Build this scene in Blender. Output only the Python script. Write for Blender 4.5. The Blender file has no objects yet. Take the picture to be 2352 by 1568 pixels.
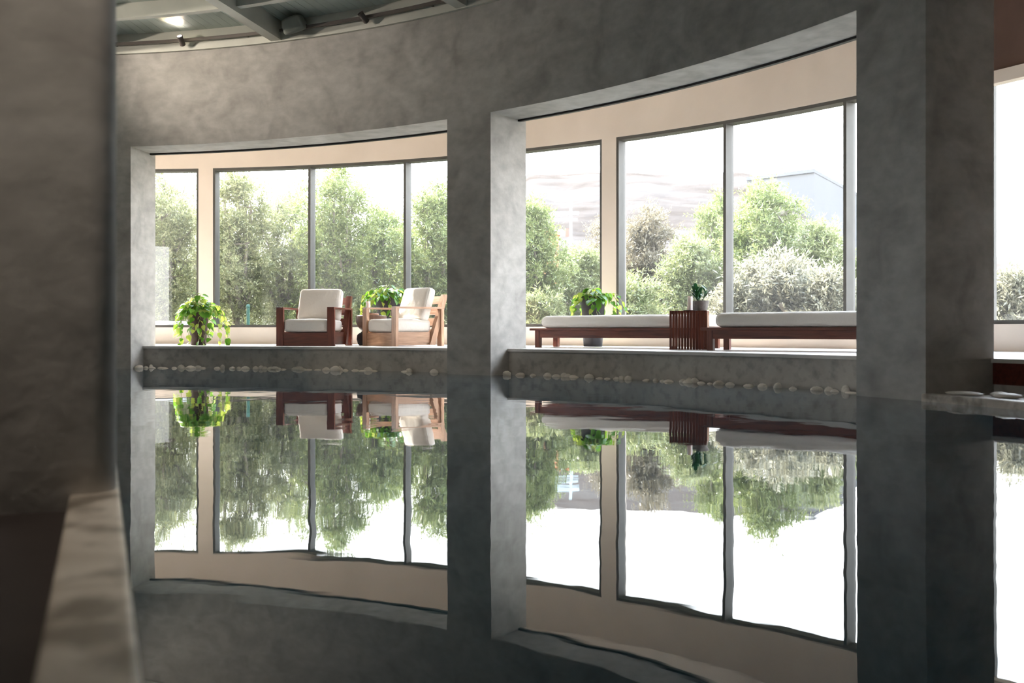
import bpy, bmesh, math, random
import numpy as np
from mathutils import Vector, Matrix

random.seed(7)
rng = np.random.default_rng(11)
S = bpy.context.scene
COL = S.collection
rad = math.radians

# ------------------------------------------------------------------ camera, sky, sun, exposure
cam_d = bpy.data.cameras.new('camera')
cam_d.sensor_width = 36.0
cam_d.lens = 35.0
cam_d.shift_y = -0.0093
cam_d.clip_end = 500
cam_d.dof.use_dof = True
cam_d.dof.focus_distance = 14.0
cam_d.dof.aperture_fstop = 1.9
cam = bpy.data.objects.new('camera', cam_d)
COL.objects.link(cam)
cam.location = (0, 0, 0.546)
cam.rotation_euler = (rad(90), 0, 0)
S.camera = cam

W = bpy.data.worlds.new('sky')
S.world = W
W.use_nodes = True
nt = W.node_tree
bg = nt.nodes['Background']
tc = nt.nodes.new('ShaderNodeTexCoord')
sx = nt.nodes.new('ShaderNodeSeparateXYZ')
rp = nt.nodes.new('ShaderNodeValToRGB')
rp.color_ramp.elements[0].color = (1.0, 0.985, 0.965, 1)
rp.color_ramp.elements[1].color = (0.62, 0.78, 1.0, 1)
rp.color_ramp.elements[1].position = 0.9
nt.links.new(tc.outputs['Generated'], sx.inputs[0])
nt.links.new(sx.outputs['Z'], rp.inputs[0])
nt.links.new(rp.outputs[0], bg.inputs['Color'])
bg.inputs['Strength'].default_value = 6.8

sun_d = bpy.data.lights.new('sun', 'SUN')
sun_d.energy = 15.0
sun_d.angle = rad(0.6)
sun_d.color = (1.0, 0.94, 0.85)
sun = bpy.data.objects.new('sun', sun_d)
COL.objects.link(sun)
sun.rotation_euler = Vector((-0.42, 0.62, 0.64)).to_track_quat('Z', 'Y').to_euler()

S.view_settings.view_transform = 'Standard'
S.view_settings.look = 'None'
S.view_settings.gamma = 1.0
S.view_settings.use_curve_mapping = False
S.view_settings.exposure = 1.0
S.cycles.max_bounces = 6
S.cycles.diffuse_bounces = 3
S.cycles.glossy_bounces = 3
S.cycles.transmission_bounces = 4
S.cycles.transparent_max_bounces = 6
S.cycles.sample_clamp_indirect = 8.0
S.cycles.caustics_refractive = False
S.cycles.adaptive_threshold = 0.12

# ------------------------------------------------------------------ geometry of the hall (metres; water level is z = 0)
CX, CY = -7.372, 3.4          # centre of the round hall
R = 11.526                    # pool side of the colonnade wall
RB = R + 0.557                # its far side
RP = R + 0.73                 # far side of the piers
RL = R + 0.37                 # face of the sunroom ledge
RW = 14.891                   # window wall, inner side
H = 3.3                       # underside of the openings
HW = 4.67                     # top of plaster
HD = 0.33                     # sunroom deck
HS, HT = 0.632, 3.534         # window bottom, top
HC = 4.25                     # sunroom ceiling


def P(t, r, z=0.0):
    t = rad(t)
    return (CX + r * math.sin(t), CY + r * math.cos(t), z)


# ------------------------------------------------------------------ materials
MATS = {}


def nodes(name):
    m = bpy.data.materials.new(name)
    m.use_nodes = True
    MATS[name] = m
    n = m.node_tree
    return m, n, n.nodes['Principled BSDF']


def ramp(n, stops):
    r = n.nodes.new('ShaderNodeValToRGB')
    e = r.color_ramp.elements
    while len(e) < len(stops):
        e.new(0.5)
    for i, (p, c) in enumerate(stops):
        e[i].position = p
        e[i].color = (c[0], c[1], c[2], 1)
    return r


def noise_mat(name, stops, scale=(1, 1, 1), nscale=3.0, detail=6, rough=0.6, bump=0.0, bscale=40.0, bdist=0.01,
              dist=0.0, spec=0.5, metal=0.0, stops2=None, scale2=(1, 1, 1), nscale2=8.0):
    m, n, b = nodes(name)
    tc = n.nodes.new('ShaderNodeTexCoord')
    mp = n.nodes.new('ShaderNodeMapping')
    mp.inputs['Scale'].default_value = scale
    no = n.nodes.new('ShaderNodeTexNoise')
    no.inputs['Scale'].default_value = nscale
    no.inputs['Detail'].default_value = detail
    no.inputs['Distortion'].default_value = dist
    r = ramp(n, stops)
    n.links.new(tc.outputs['Object'], mp.inputs[0])
    n.links.new(mp.outputs[0], no.inputs['Vector'])
    n.links.new(no.outputs[0], r.inputs[0])
    out = r.outputs[0]
    if stops2:
        mp2 = n.nodes.new('ShaderNodeMapping')
        mp2.inputs['Scale'].default_value = scale2
        no2 = n.nodes.new('ShaderNodeTexNoise')
        no2.inputs['Scale'].default_value = nscale2
        no2.inputs['Detail'].default_value = 8
        r2 = ramp(n, stops2)
        mx = n.nodes.new('ShaderNodeMix')
        mx.data_type = 'RGBA'
        mx.blend_type = 'MULTIPLY'
        mx.inputs['Factor'].default_value = 1.0
        n.links.new(tc.outputs['Object'], mp2.inputs[0])
        n.links.new(mp2.outputs[0], no2.inputs['Vector'])
        n.links.new(no2.outputs[0], r2.inputs[0])
        n.links.new(out, mx.inputs['A'])
        n.links.new(r2.outputs[0], mx.inputs['B'])
        out = mx.outputs['Result']
    n.links.new(out, b.inputs['Base Color'])
    b.inputs['Roughness'].default_value = rough
    b.inputs['Specular IOR Level'].default_value = spec
    b.inputs['Metallic'].default_value = metal
    if bump:
        nb = n.nodes.new('ShaderNodeTexNoise')
        nb.inputs['Scale'].default_value = bscale
        nb.inputs['Detail'].default_value = 5
        bp = n.nodes.new('ShaderNodeBump')
        bp.inputs['Strength'].default_value = bump
        bp.inputs['Distance'].default_value = bdist
        n.links.new(tc.outputs['Object'], nb.inputs['Vector'])
        n.links.new(nb.outputs[0], bp.inputs['Height'])
        n.links.new(bp.outputs[0], b.inputs['Normal'])
    return m


PLASTER = noise_mat('plaster', [(0.3, (0.37, 0.35, 0.325)), (0.5, (0.48, 0.46, 0.43)), (0.72, (0.57, 0.55, 0.52))],
                    scale=(1, 1, 1.1), nscale=2.1, detail=11, dist=0.9, rough=0.6, bump=0.25, bscale=9, bdist=0.02,
                    stops2=[(0.25, (0.78, 0.78, 0.78)), (0.7, (1, 1, 1))], scale2=(1.5, 1.5, 2.6), nscale2=4.5)
LEDGE = noise_mat('ledge_plaster', [(0.3, (0.46, 0.42, 0.37)), (0.5, (0.56, 0.515, 0.46)), (0.72, (0.64, 0.60, 0.54))],
                  scale=(1, 1, 1), nscale=2.4, detail=9, dist=0.9, rough=0.45, bump=0.25, bscale=12, bdist=0.015,
                  stops2=[(0.3, (0.7, 0.7, 0.7)), (0.5, (1, 1, 1))], scale2=(2, 2, 2), nscale2=5)
STONECAP = noise_mat('stone_cap', [(0.3, (0.42, 0.36, 0.29)), (0.5, (0.58, 0.51, 0.43)), (0.72, (0.72, 0.65, 0.56))],
                     nscale=3.2, detail=10, dist=1.2, rough=0.45, bump=0.2, bscale=14, bdist=0.01,
                     stops2=[(0.36, (0.45, 0.43, 0.40)), (0.5, (1, 1, 1))], scale2=(1.5, 1.5, 1.5), nscale2=4)
CREAM = noise_mat('cream_render', [(0.3, (0.78, 0.67, 0.575)), (0.7, (0.86, 0.745, 0.645))], nscale=1.3, rough=0.8,
                  bump=0.3, bscale=160, bdist=0.004)
WHITEPAINT = noise_mat('white_paint', [(0.3, (0.60, 0.60, 0.54)), (0.7, (0.70, 0.70, 0.63))], nscale=2.2, rough=0.55,
                       bump=0.1, bscale=30)
PLANK = noise_mat('ceiling_plank', [(0.3, (0.50, 0.57, 0.52)), (0.7, (0.60, 0.67, 0.61))], scale=(1, 1, 1), nscale=1.1, rough=0.5,
                  bump=0.1, bscale=25)
DECK = noise_mat('deck_stone', [(0.3, (0.72, 0.68, 0.64)), (0.7, (0.82, 0.78, 0.74))], nscale=2.5, rough=0.35, bump=0.05, bscale=60)
ROOFMAT = noise_mat('roof_grey', [(0.3, (0.30, 0.30, 0.30)), (0.7, (0.36, 0.36, 0.36))], rough=0.9)
FRAME = noise_mat('dark_aluminium', [(0.3, (0.095, 0.090, 0.083)), (0.7, (0.115, 0.110, 0.10))], nscale=4, rough=0.6, spec=0.3)
BLACKRAIL = noise_mat('black_rail', [(0.3, (0.012, 0.012, 0.014)), (0.7, (0.02, 0.02, 0.022))], rough=0.5)
DARKFLOOR = noise_mat('dark_floor', [(0.3, (0.030, 0.022, 0.020)), (0.7, (0.050, 0.038, 0.034))], nscale=2, rough=0.6)
RAILGREY = noise_mat('rail_taupe', [(0.3, (0.12, 0.10, 0.09)), (0.7, (0.16, 0.135, 0.12))], rough=0.5)
SPEAKERM = noise_mat('speaker_grey', [(0.3, (0.24, 0.26, 0.23)), (0.7, (0.30, 0.32, 0.28))], nscale=5, rough=0.6)
POTM = noise_mat('pot_charcoal', [(0.3, (0.028, 0.026, 0.030)), (0.7, (0.045, 0.042, 0.047))], nscale=6, rough=0.6, spec=0.2)
POTB = noise_mat('pot_brown', [(0.3, (0.030, 0.017, 0.015)), (0.7, (0.045, 0.026, 0.023))], nscale=6, rough=0.6, spec=0.2)
POTG = noise_mat('pot_stone', [(0.3, (0.15, 0.135, 0.125)), (0.7, (0.22, 0.20, 0.185))], nscale=25, rough=0.8, bump=0.3, bscale=80)
SOIL = noise_mat('soil', [(0.3, (0.02, 0.014, 0.01)), (0.7, (0.05, 0.035, 0.025))], nscale=30, rough=0.95, bump=0.5, bscale=60)
PEBBLE = noise_mat('pebble', [(0.3, (0.70, 0.63, 0.54)), (0.7, (0.85, 0.79, 0.70))], nscale=9, rough=0.55)
CANDLE = noise_mat('candle_wax', [(0.3, (0.80, 0.74, 0.70)), (0.7, (0.86, 0.80, 0.76))], nscale=5, rough=0.5)
CANDLE.node_tree.nodes['Principled BSDF'].inputs['Subsurface Weight'].default_value = 0.3
BARK = noise_mat('bark', [(0.3, (0.14, 0.115, 0.09)), (0.7, (0.30, 0.26, 0.21))], scale=(6, 6, 1.5), nscale=4, rough=0.9, bump=0.5, bscale=20)
EARTH = noise_mat('sandy_ground', [(0.3, (0.084, 0.07, 0.0525)), (0.5, (0.105, 0.0945, 0.07)), (0.72, (0.07, 0.077, 0.042))], nscale=0.8, rough=1.0, spec=0.0, bump=0.4, bscale=6, bdist=0.05)
HILLM = noise_mat('hill_rock', [(0.35, (0.0541, 0.0443, 0.0377)), (0.5, (0.0754, 0.064, 0.0574)), (0.68, (0.0918, 0.0836, 0.0771))], scale=(0.12, 0.12, 0.9),
                  nscale=1.1, detail=10, dist=1.5, rough=1.0, spec=0.0, bump=0.5, bscale=0.7, bdist=0.5)
WHITEWALL = noise_mat('white_wall', [(0.3, (0.128, 0.128, 0.130)), (0.7, (0.138, 0.138, 0.140))], nscale=0.5, rough=1.0, spec=0.0)
PALEBLUE = noise_mat('pale_steel', [(0.3, (0.34, 0.42, 0.46)), (0.7, (0.42, 0.50, 0.54))], rough=0.6)
REDPAINT = noise_mat('red_paint', [(0.3, (0.55, 0.07, 0.05)), (0.7, (0.62, 0.10, 0.07))], rough=0.6)
TERRA = noise_mat('terracotta', [(0.3, (0.50, 0.17, 0.08)), (0.7, (0.62, 0.24, 0.12))], nscale=4, rough=0.8)
GREENPOST = noise_mat('green_post', [(0.3, (0.05, 0.16, 0.13)), (0.7, (0.08, 0.21, 0.17))], rough=0.5)
WHITEPLASTIC = noise_mat('white_coping', [(0.3, (0.72, 0.73, 0.76)), (0.7, (0.80, 0.81, 0.84))], rough=0.6)
BROWNWALL = noise_mat('brown_band', [(0.3, (0.10, 0.055, 0.04)), (0.7, (0.14, 0.08, 0.06))], nscale=2, rough=0.8)


def wood_mat(name, dark, light, axis=2, rough=0.4):
    m, n, b = nodes(name)
    tc = n.nodes.new('ShaderNodeTexCoord')
    mp = n.nodes.new('ShaderNodeMapping')
    s = [14, 14, 14]
    s[axis] = 1.2
    mp.inputs['Scale'].default_value = s
    no = n.nodes.new('ShaderNodeTexNoise')
    no.inputs['Scale'].default_value = 2.2
    no.inputs['Detail'].default_value = 7
    no.inputs['Distortion'].default_value = 0.8
    r = ramp(n, [(0.32, dark), (0.68, light)])
    n.links.new(tc.outputs['Object'], mp.inputs[0])
    n.links.new(mp.outputs[0], no.inputs['Vector'])
    n.links.new(no.outputs[0], r.inputs[0])
    n.links.new(r.outputs[0], b.inputs['Base Color'])
    b.inputs['Roughness'].default_value = rough
    return m


MAHO = {a: wood_mat('mahogany_%s' % 'xyz'[a], (0.085, 0.020, 0.012), (0.19, 0.052, 0.028), a) for a in range(3)}
TEAK = {a: wood_mat('teak_%s' % 'xyz'[a], (0.34, 0.19, 0.115), (0.56, 0.34, 0.22), a) for a in range(3)}
STOOLW = wood_mat('stool_wood', (0.10, 0.06, 0.045), (0.19, 0.125, 0.10), 2)
STEPWOOD = wood_mat('step_wood', (0.10, 0.022, 0.012), (0.18, 0.045, 0.024), 0)


def fabric_mat(name, c):
    m, n, b = nodes(name)
    tc = n.nodes.new('ShaderNodeTexCoord')
    no = n.nodes.new('ShaderNodeTexNoise')
    no.inputs['Scale'].default_value = 260
    no.inputs['Detail'].default_value = 2
    no2 = n.nodes.new('ShaderNodeTexNoise')
    no2.inputs['Scale'].default_value = 7
    no2.inputs['Detail'].default_value = 4
    r = ramp(n, [(0.3, tuple(v * 0.9 for v in c)), (0.7, c)])
    b1 = n.nodes.new('ShaderNodeBump')
    b1.inputs['Strength'].default_value = 0.25
    b1.inputs['Distance'].default_value = 0.002
    b2 = n.nodes.new('ShaderNodeBump')
    b2.inputs['Strength'].default_value = 0.5
    b2.inputs['Distance'].default_value = 0.03
    n.links.new(tc.outputs['Object'], no.inputs['Vector'])
    n.links.new(tc.outputs['Object'], no2.inputs['Vector'])
    n.links.new(no.outputs[0], r.inputs[0])
    n.links.new(no2.outputs[0], b2.inputs['Height'])
    n.links.new(no.outputs[0], b1.inputs['Height'])
    n.links.new(b2.outputs[0], b1.inputs['Normal'])
    n.links.new(b1.outputs[0], b.inputs['Normal'])
    n.links.new(r.outputs[0], b.inputs['Base Color'])
    b.inputs['Roughness'].default_value = 0.95
    b.inputs['Specular IOR Level'].default_value = 0.15
    return m


LINEN = fabric_mat('linen', (0.80, 0.75, 0.69))
PIPING = fabric_mat('piping', (0.62, 0.56, 0.50))


def leaf_mat(name, stops, trans=0.4, rough=0.5, nscale=1.2, tcol=None, spec=0.4):
    m, n, b = nodes(name)
    tc = n.nodes.new('ShaderNodeTexCoord')
    no = n.nodes.new('ShaderNodeTexNoise')
    no.inputs['Scale'].default_value = nscale
    no.inputs['Detail'].default_value = 6
    no.inputs['Roughness'].default_value = 0.75
    r = ramp(n, stops)
    tr = n.nodes.new('ShaderNodeBsdfTranslucent')
    mx = n.nodes.new('ShaderNodeMixShader')
    mx.inputs[0].default_value = trans
    n.links.new(tc.outputs['Object'], no.inputs['Vector'])
    n.links.new(no.outputs[0], r.inputs[0])
    n.links.new(r.outputs[0], b.inputs['Base Color'])
    if tcol:
        tr.inputs['Color'].default_value = (*tcol, 1)
    else:
        n.links.new(r.outputs[0], tr.inputs['Color'])
    b.inputs['Roughness'].default_value = rough
    b.inputs['Specular IOR Level'].default_value = spec
    n.links.new(b.outputs[0], mx.inputs[1])
    n.links.new(tr.outputs[0], mx.inputs[2])
    n.links.new(mx.outputs[0], n.nodes['Material Output'].inputs['Surface'])
    return m


OLIVE = leaf_mat('olive_leaf', [(0.38, (0.131, 0.147, 0.06)), (0.5, (0.277, 0.295, 0.137)), (0.61, (0.556, 0.544, 0.322))], rough=0.32, spec=0.6, nscale=17)
OLIVE_G = leaf_mat('green_leaf', [(0.38, (0.095, 0.13, 0.035)), (0.5, (0.215, 0.261, 0.085)), (0.61, (0.442, 0.457, 0.21))], rough=0.32, spec=0.6, nscale=17)
BROWNLEAF = leaf_mat('dry_leaf', [(0.38, (0.117, 0.094, 0.058)), (0.5, (0.197, 0.166, 0.107)), (0.61, (0.323, 0.282, 0.208))], rough=0.32, spec=0.6, nscale=17)
PALELEAF = leaf_mat('pale_leaf', [(0.38, (0.131, 0.156, 0.048)), (0.5, (0.261, 0.292, 0.122)), (0.61, (0.461, 0.458, 0.276))], rough=0.32, spec=0.6, nscale=17)
SILVERLEAF = leaf_mat('silver_leaf', [(0.38, (0.155, 0.151, 0.09)), (0.5, (0.286, 0.271, 0.187)), (0.61, (0.429, 0.415, 0.323))], rough=0.32, spec=0.6, nscale=17)
POTHOS = leaf_mat('pothos_leaf', [(0.3, (0.035, 0.12, 0.022)), (0.52, (0.07, 0.21, 0.03)), (0.72, (0.28, 0.42, 0.06))],
                  trans=0.45, rough=0.3, nscale=5, tcol=(0.13, 0.28, 0.02))
POTHOS_L = leaf_mat('pothos_leaf_light', [(0.3, (0.20, 0.34, 0.05)), (0.7, (0.50, 0.56, 0.16))], trans=0.5, rough=0.35, nscale=5,
                    tcol=(0.36, 0.44, 0.07))
VINE = leaf_mat('vine_stem', [(0.3, (0.32, 0.36, 0.12)), (0.7, (0.50, 0.50, 0.25))], trans=0.2)
JADE = leaf_mat('jade_leaf', [(0.3, (0.012, 0.07, 0.022)), (0.7, (0.03, 0.13, 0.04))], trans=0.1, rough=0.3, nscale=8)


def glass_mat():
    m = bpy.data.materials.new('window_glass')
    m.use_nodes = True
    n = m.node_tree
    n.nodes.remove(n.nodes['Principled BSDF'])
    t = n.nodes.new('ShaderNodeBsdfTransparent')
    t.inputs['Color'].default_value = (0.97, 0.985, 0.98, 1)
    g = n.nodes.new('ShaderNodeBsdfGlossy')
    g.inputs['Roughness'].default_value = 0.0
    lw = n.nodes.new('ShaderNodeLayerWeight')
    lw.inputs['Blend'].default_value = 0.5
    pw_ = n.nodes.new('ShaderNodeMath')
    pw_.operation = 'POWER'
    pw_.inputs[1].default_value = 5.0
    f = n.nodes.new('ShaderNodeMath')
    f.operation = 'MULTIPLY_ADD'
    f.inputs[1].default_value = 0.90
    f.inputs[2].default_value = 0.055
    n.links.new(lw.outputs['Facing'], pw_.inputs[0])
    n.links.new(pw_.outputs[0], f.inputs[0])
    mx = n.nodes.new('ShaderNodeMixShader')
    n.links.new(f.outputs[0], mx.inputs[0])
    n.links.new(t.outputs[0], mx.inputs[1])
    n.links.new(g.outputs[0], mx.inputs[2])
    veil = n.nodes.new('ShaderNodeBsdfTranslucent')      # pale haze mixed into the glass, washing out the view outside
    veil.inputs['Color'].default_value = (0.95, 0.96, 0.98, 1)
    m2 = n.nodes.new('ShaderNodeMixShader')
    m2.inputs[0].default_value = 0.015
    n.links.new(mx.outputs[0], m2.inputs[1])
    n.links.new(veil.outputs[0], m2.inputs[2])
    n.links.new(m2.outputs[0], n.nodes['Material Output'].inputs['Surface'])
    return m


GLASS = glass_mat()


def water_mat():
    m, n, b = nodes('pool_water')
    b.inputs['Base Color'].default_value = (0.022, 0.054, 0.074, 1)
    b.inputs['Roughness'].default_value = 0.0
    b.inputs['IOR'].default_value = 1.37
    b.inputs['Specular Tint'].default_value = (0.82, 0.96, 0.97, 1)
    tc = n.nodes.new('ShaderNodeTexCoord')
    a = n.nodes.new('ShaderNodeTexNoise')
    a.inputs['Scale'].default_value = 1.5
    a.inputs['Detail'].default_value = 2
    c = n.nodes.new('ShaderNodeTexNoise')
    c.inputs['Scale'].default_value = 7.0
    c.inputs['Detail'].default_value = 2
    b1 = n.nodes.new('ShaderNodeBump')
    b1.inputs['Strength'].default_value = 1.0
    b1.inputs['Distance'].default_value = 0.0022
    b2 = n.nodes.new('ShaderNodeBump')
    b2.inputs['Strength'].default_value = 1.0
    b2.inputs['Distance'].default_value = 0.00016
    n.links.new(tc.outputs['Object'], a.inputs['Vector'])
    n.links.new(tc.outputs['Object'], c.inputs['Vector'])
    n.links.new(a.outputs[0], b1.inputs['Height'])
    n.links.new(c.outputs[0], b2.inputs['Height'])
    n.links.new(b1.outputs[0], b2.inputs['Normal'])
    n.links.new(b2.outputs[0], b.inputs['Normal'])
    return m


WATER = water_mat()


def emit_mat(name, col, strength):
    m = bpy.data.materials.new(name)
    m.use_nodes = True
    n = m.node_tree
    n.nodes.remove(n.nodes['Principled BSDF'])
    e = n.nodes.new('ShaderNodeEmission')
    e.inputs['Color'].default_value = (*col, 1)
    e.inputs['Strength'].default_value = strength
    n.links.new(e.outputs[0], n.nodes['Material Output'].inputs['Surface'])
    return m


BULB = emit_mat('lamp_glow', (1.0, 0.86, 0.78), 30.0)


# ------------------------------------------------------------------ helpers
class MB:
    """collects shapes, builds ONE mesh object"""

    def __init__(self):
        self.v, self.f = [], []

    def add(self, vs, fs):
        o = len(self.v)
        self.v += [tuple(v) for v in vs]
        self.f += [tuple(i + o for i in f) for f in fs]
        return self

    def box(self, x0, x1, y0, y1, z0, z1, M=None):
        vs = [Vector((x, y, z)) for z in (z0, z1) for y in (y0, y1) for x in (x0, x1)]
        if M is not None:
            vs = [M @ v for v in vs]
        return self.add(vs, [(0, 2, 3, 1), (4, 5, 7, 6), (0, 1, 5, 4), (2, 6, 7, 3), (0, 4, 6, 2), (1, 3, 7, 5)])

    def arc(self, r0, r1, t0, t1, z0, z1, n=None, dz0=0.0, dz1=0.0):
        """curved block about the hall centre; dz lifts the inner (r0) side"""
        n = n or max(1, int(round(abs(t1 - t0) / 0.6)))
        vs = []
        for i in range(n + 1):
            t = t0 + (t1 - t0) * i / n
            vs += [P(t, r0, z0 + dz0), P(t, r1, z0), P(t, r1, z1), P(t, r0, z1 + dz1)]
        fs = []
        for i in range(n):
            a, b = i * 4, i * 4 + 4
            for k in range(4):
                k2 = (k + 1) % 4
                fs.append((a + k, a + k2, b + k2, b + k))
        fs += [(0, 3, 2, 1), (n * 4, n * 4 + 1, n * 4 + 2, n * 4 + 3)]
        return self.add(vs, fs)

    def tube(self, pts, rads, seg=8, cap=True):
        pts = [Vector(p) for p in pts]
        if not hasattr(rads, '__len__'):
            rads = [rads] * len(pts)
        vs, fs = [], []
        for i, p in enumerate(pts):
            d = (pts[min(i + 1, len(pts) - 1)] - pts[max(i - 1, 0)]).normalized()
            u = d.cross(Vector((0.13, 0.31, 0.94)))
            if u.length < 1e-3:
                u = d.cross(Vector((1, 0, 0)))
            u.normalize()
            w = d.cross(u)
            for k in range(seg):
                a = 2 * math.pi * k / seg
                vs.append(p + (u * math.cos(a) + w * math.sin(a)) * rads[i])
        for i in range(len(pts) - 1):
            for k in range(seg):
                k2 = (k + 1) % seg
                fs.append((i * seg + k, i * seg + k2, (i + 1) * seg + k2, (i + 1) * seg + k))
        if cap:
            fs.append(tuple(range(seg - 1, -1, -1)))
            fs.append(tuple((len(pts) - 1) * seg + k for k in range(seg)))
        return self.add(vs, fs)

    def lathe(self, prof, seg=28, c=(0, 0, 0)):
        vs, fs = [], []
        for r, z in prof:
            for k in range(seg):
                a = 2 * math.pi * k / seg
                vs.append((c[0] + r * math.cos(a), c[1] + r * math.sin(a), c[2] + z))
        n = len(prof)
        for i in range(n - 1):
            for k in range(seg):
                k2 = (k + 1) % seg
                fs.append((i * seg + k, i * seg + k2, (i + 1) * seg + k2, (i + 1) * seg + k))
        fs.append(tuple(range(seg - 1, -1, -1)))
        fs.append(tuple((n - 1) * seg + k for k in range(seg)))
        return self.add(vs, fs)

    def build(self, name, mat, parent=None, smooth=False, bevel=0.0, kind=None, label=None):
        me = bpy.data.meshes.new(name)
        me.from_pydata(self.v, [], self.f)
        me.update()
        bm = bmesh.new()
        bm.from_mesh(me)
        bmesh.ops.recalc_face_normals(bm, faces=bm.faces)
        if bevel:
            bmesh.ops.bevel(bm, geom=[e for e in bm.edges if e.calc_face_angle(0) > 0.6], offset=bevel, segments=2,
                            affect='EDGES', profile=0.6)
        bm.to_mesh(me)
        bm.free()
        return link(name, me, mat, parent, smooth, kind, label)


def link(name, me, mat, parent=None, smooth=False, kind=None, label=None):
    if mat and not me.materials:
        me.materials.append(mat)
    if smooth:
        me.polygons.foreach_set('use_smooth', [True] * len(me.polygons))
    o = bpy.data.objects.new(name, me)
    COL.objects.link(o)
    if parent:
        o.parent = parent
    if kind:
        o['kind'] = kind
    if label:
        o['label'] = label
    return o


def tag(o, label, cat, group=None, kind=None):
    o['label'] = label
    o['category'] = cat
    if group:
        o['group'] = group
    if kind:
        o['kind'] = kind
    return o


def thing(name, label, cat, loc=(0, 0, 0), rz=0.0, group=None):
    o = bpy.data.objects.new(name, None)
    o.empty_display_size = 0.1
    COL.objects.link(o)
    o.location = loc
    o.rotation_euler = (0, 0, rz)
    return tag(o, label, cat, group)


def struct(o, label, cat):
    return tag(o, label, cat, kind='structure')


def copy_part(src, parent, loc=None, rot=None, scale=None):
    c = src.copy()
    COL.objects.link(c)
    c.parent = parent
    if loc is not None:
        c.location = loc
    if rot is not None:
        c.rotation_euler = rot
    if scale is not None:
        c.scale = scale
    return c


# ------------------------------------------------------------------ THE SETTING
T0, T1 = -25.0, 96.0          # sunroom from left end to right end
PIERS = [(-25.0, -21.0), (4.5, 8.5), (34.52, 38.05), (63.58, 67.3), (92.0, 96.0)]

m = MB()
m.arc(R, RB, T0, T1, H, HW)
w = m.build('wall_colonnade', PLASTER)
struct(w, 'grey trowelled plaster wall curving over the two wide openings', 'wall')
for a, b in PIERS:
    MB().arc(R, RP, a, b, -1.0, H, n=4).build('pier', PLASTER, w)

# hall closure behind the camera: a plain round wall, one tall unseen opening added for fill daylight
m = MB()
gaps = [(231, 236)]
t = 96.0
for a, b in gaps + [(335, 335)]:
    if a > t:
        m.arc(R, R + 0.3, t, a, -1.0, HW)
    if b > a:
        m.arc(R, R + 0.3, a, b, 4.1, HW)
        m.arc(R, R + 0.3, a, b, -1.0, 0.3)
    t = b
w = m.build('wall_rear', PLASTER)
struct(w, 'grey plaster wall closing the pool hall', 'wall')

# deck, ledge
m = MB()
m.arc(RL - 0.03, RW, T0, 67.3, HD - 0.035, HD)
m.arc(RP - 0.03, RW, 67.3, T1, HD - 0.035, HD)
d = m.build('floor_sunroom', DECK)
struct(d, 'pale stone sunroom deck with thin projecting edge above the pool', 'floor')
m = MB()
for a, b in ((-21.0, 4.5), (8.5, 34.52), (38.05, 63.58)):
    m.arc(RL, RL + 0.25, a, b, -0.6, HD - 0.035)
w = m.build('wall_ledge', LEDGE)
struct(w, 'low grey plaster riser of the sunroom deck at the water', 'wall')
m = MB()
m.arc(RP + 0.01, RP + 0.25, 64.5, 92, -0.3, HD - 0.036)
w = m.build('wall_ledge_right', LEDGE)
struct(w, 'low beige base under dark wooden step right of the thick pier', 'wall')
o = MB().arc(RP - 0.012, RP + 0.01, 67.3, 92, 0.12, HD - 0.035).build('step_board', STEPWOOD, w)
# submerged shelf holding the pebbles
m = MB()
for a, b in ((-21.0, 4.5), (8.5, 34.52), (38.05, 63.58)):
    m.arc(R + 0.02, RL, a, b, -0.4, -0.045)
w = m.build('floor_shelf', LEDGE)
struct(w, 'shallow underwater shelf below the deck riser', 'floor')
m = MB()
m.arc(R - 0.02, RP + 0.01, 67.3, 92, -0.4, 0.05)
w = m.build('floor_pool_edge', STONECAP)
struct(w, 'pale stone pool edge right of the thick pier', 'floor')
MB().arc(R - 0.05, R + 0.05, 67.3, 92, -0.02, 0.062).build('rim', STONECAP, w, bevel=0.012)

# window wall
BAYS = [(-22.3, 6.32), (7.38, 36.05), (37.04, 65.5)]
m = MB()
m.arc(RW, RW + 0.3, T0, T1, -0.3, HS - 0.02)                 # below the sills
m.arc(RW, RW + 0.3, T0, T1, HT, HC + 0.3)                    # above the heads
for a, b in ((-25.0, -22.3), (6.32, 7.38), (36.05, 37.04), (65.5, 96.0)):
    m.arc(RW, RW + 0.3, a, b, HS - 0.02, HT, n=3 if b - a < 5 else 40)
w = m.build('wall_window', CREAM)
struct(w, 'warm cream rendered window wall of the curved sunroom', 'wall')
for a, b in BAYS:
    MB().arc(RW - 0.012, RW + 0.2, a - 0.05, b + 0.05, HS - 0.022, HS).build('sill', CREAM, w)
# end walls and roof of the sunroom
for nm, t in (('wall_left_end', T0), ('wall_right_end', T1)):
    w = MB().arc(RB, RW, t - 0.5, t + 0.5, -0.3, HC, n=1).build(nm, CREAM)
    struct(w, 'cream end wall of the sunroom on the %s' % nm.split('_')[1], 'wall')
w = MB().arc(RB - 0.02, RW + 0.02, T0, T1, HC, HC + 0.12).build('ceiling_sunroom', CREAM)
struct(w, 'cream sunroom ceiling behind the colonnade', 'ceiling')
MB().arc(RB, RB + 0.05, T0, T1, H - 0.025, H + 0.02).build('trim_1', BLACKRAIL)
struct(bpy.data.objects['trim_1'], 'thin black rail along the back edge of the lintel', 'trim')

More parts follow.
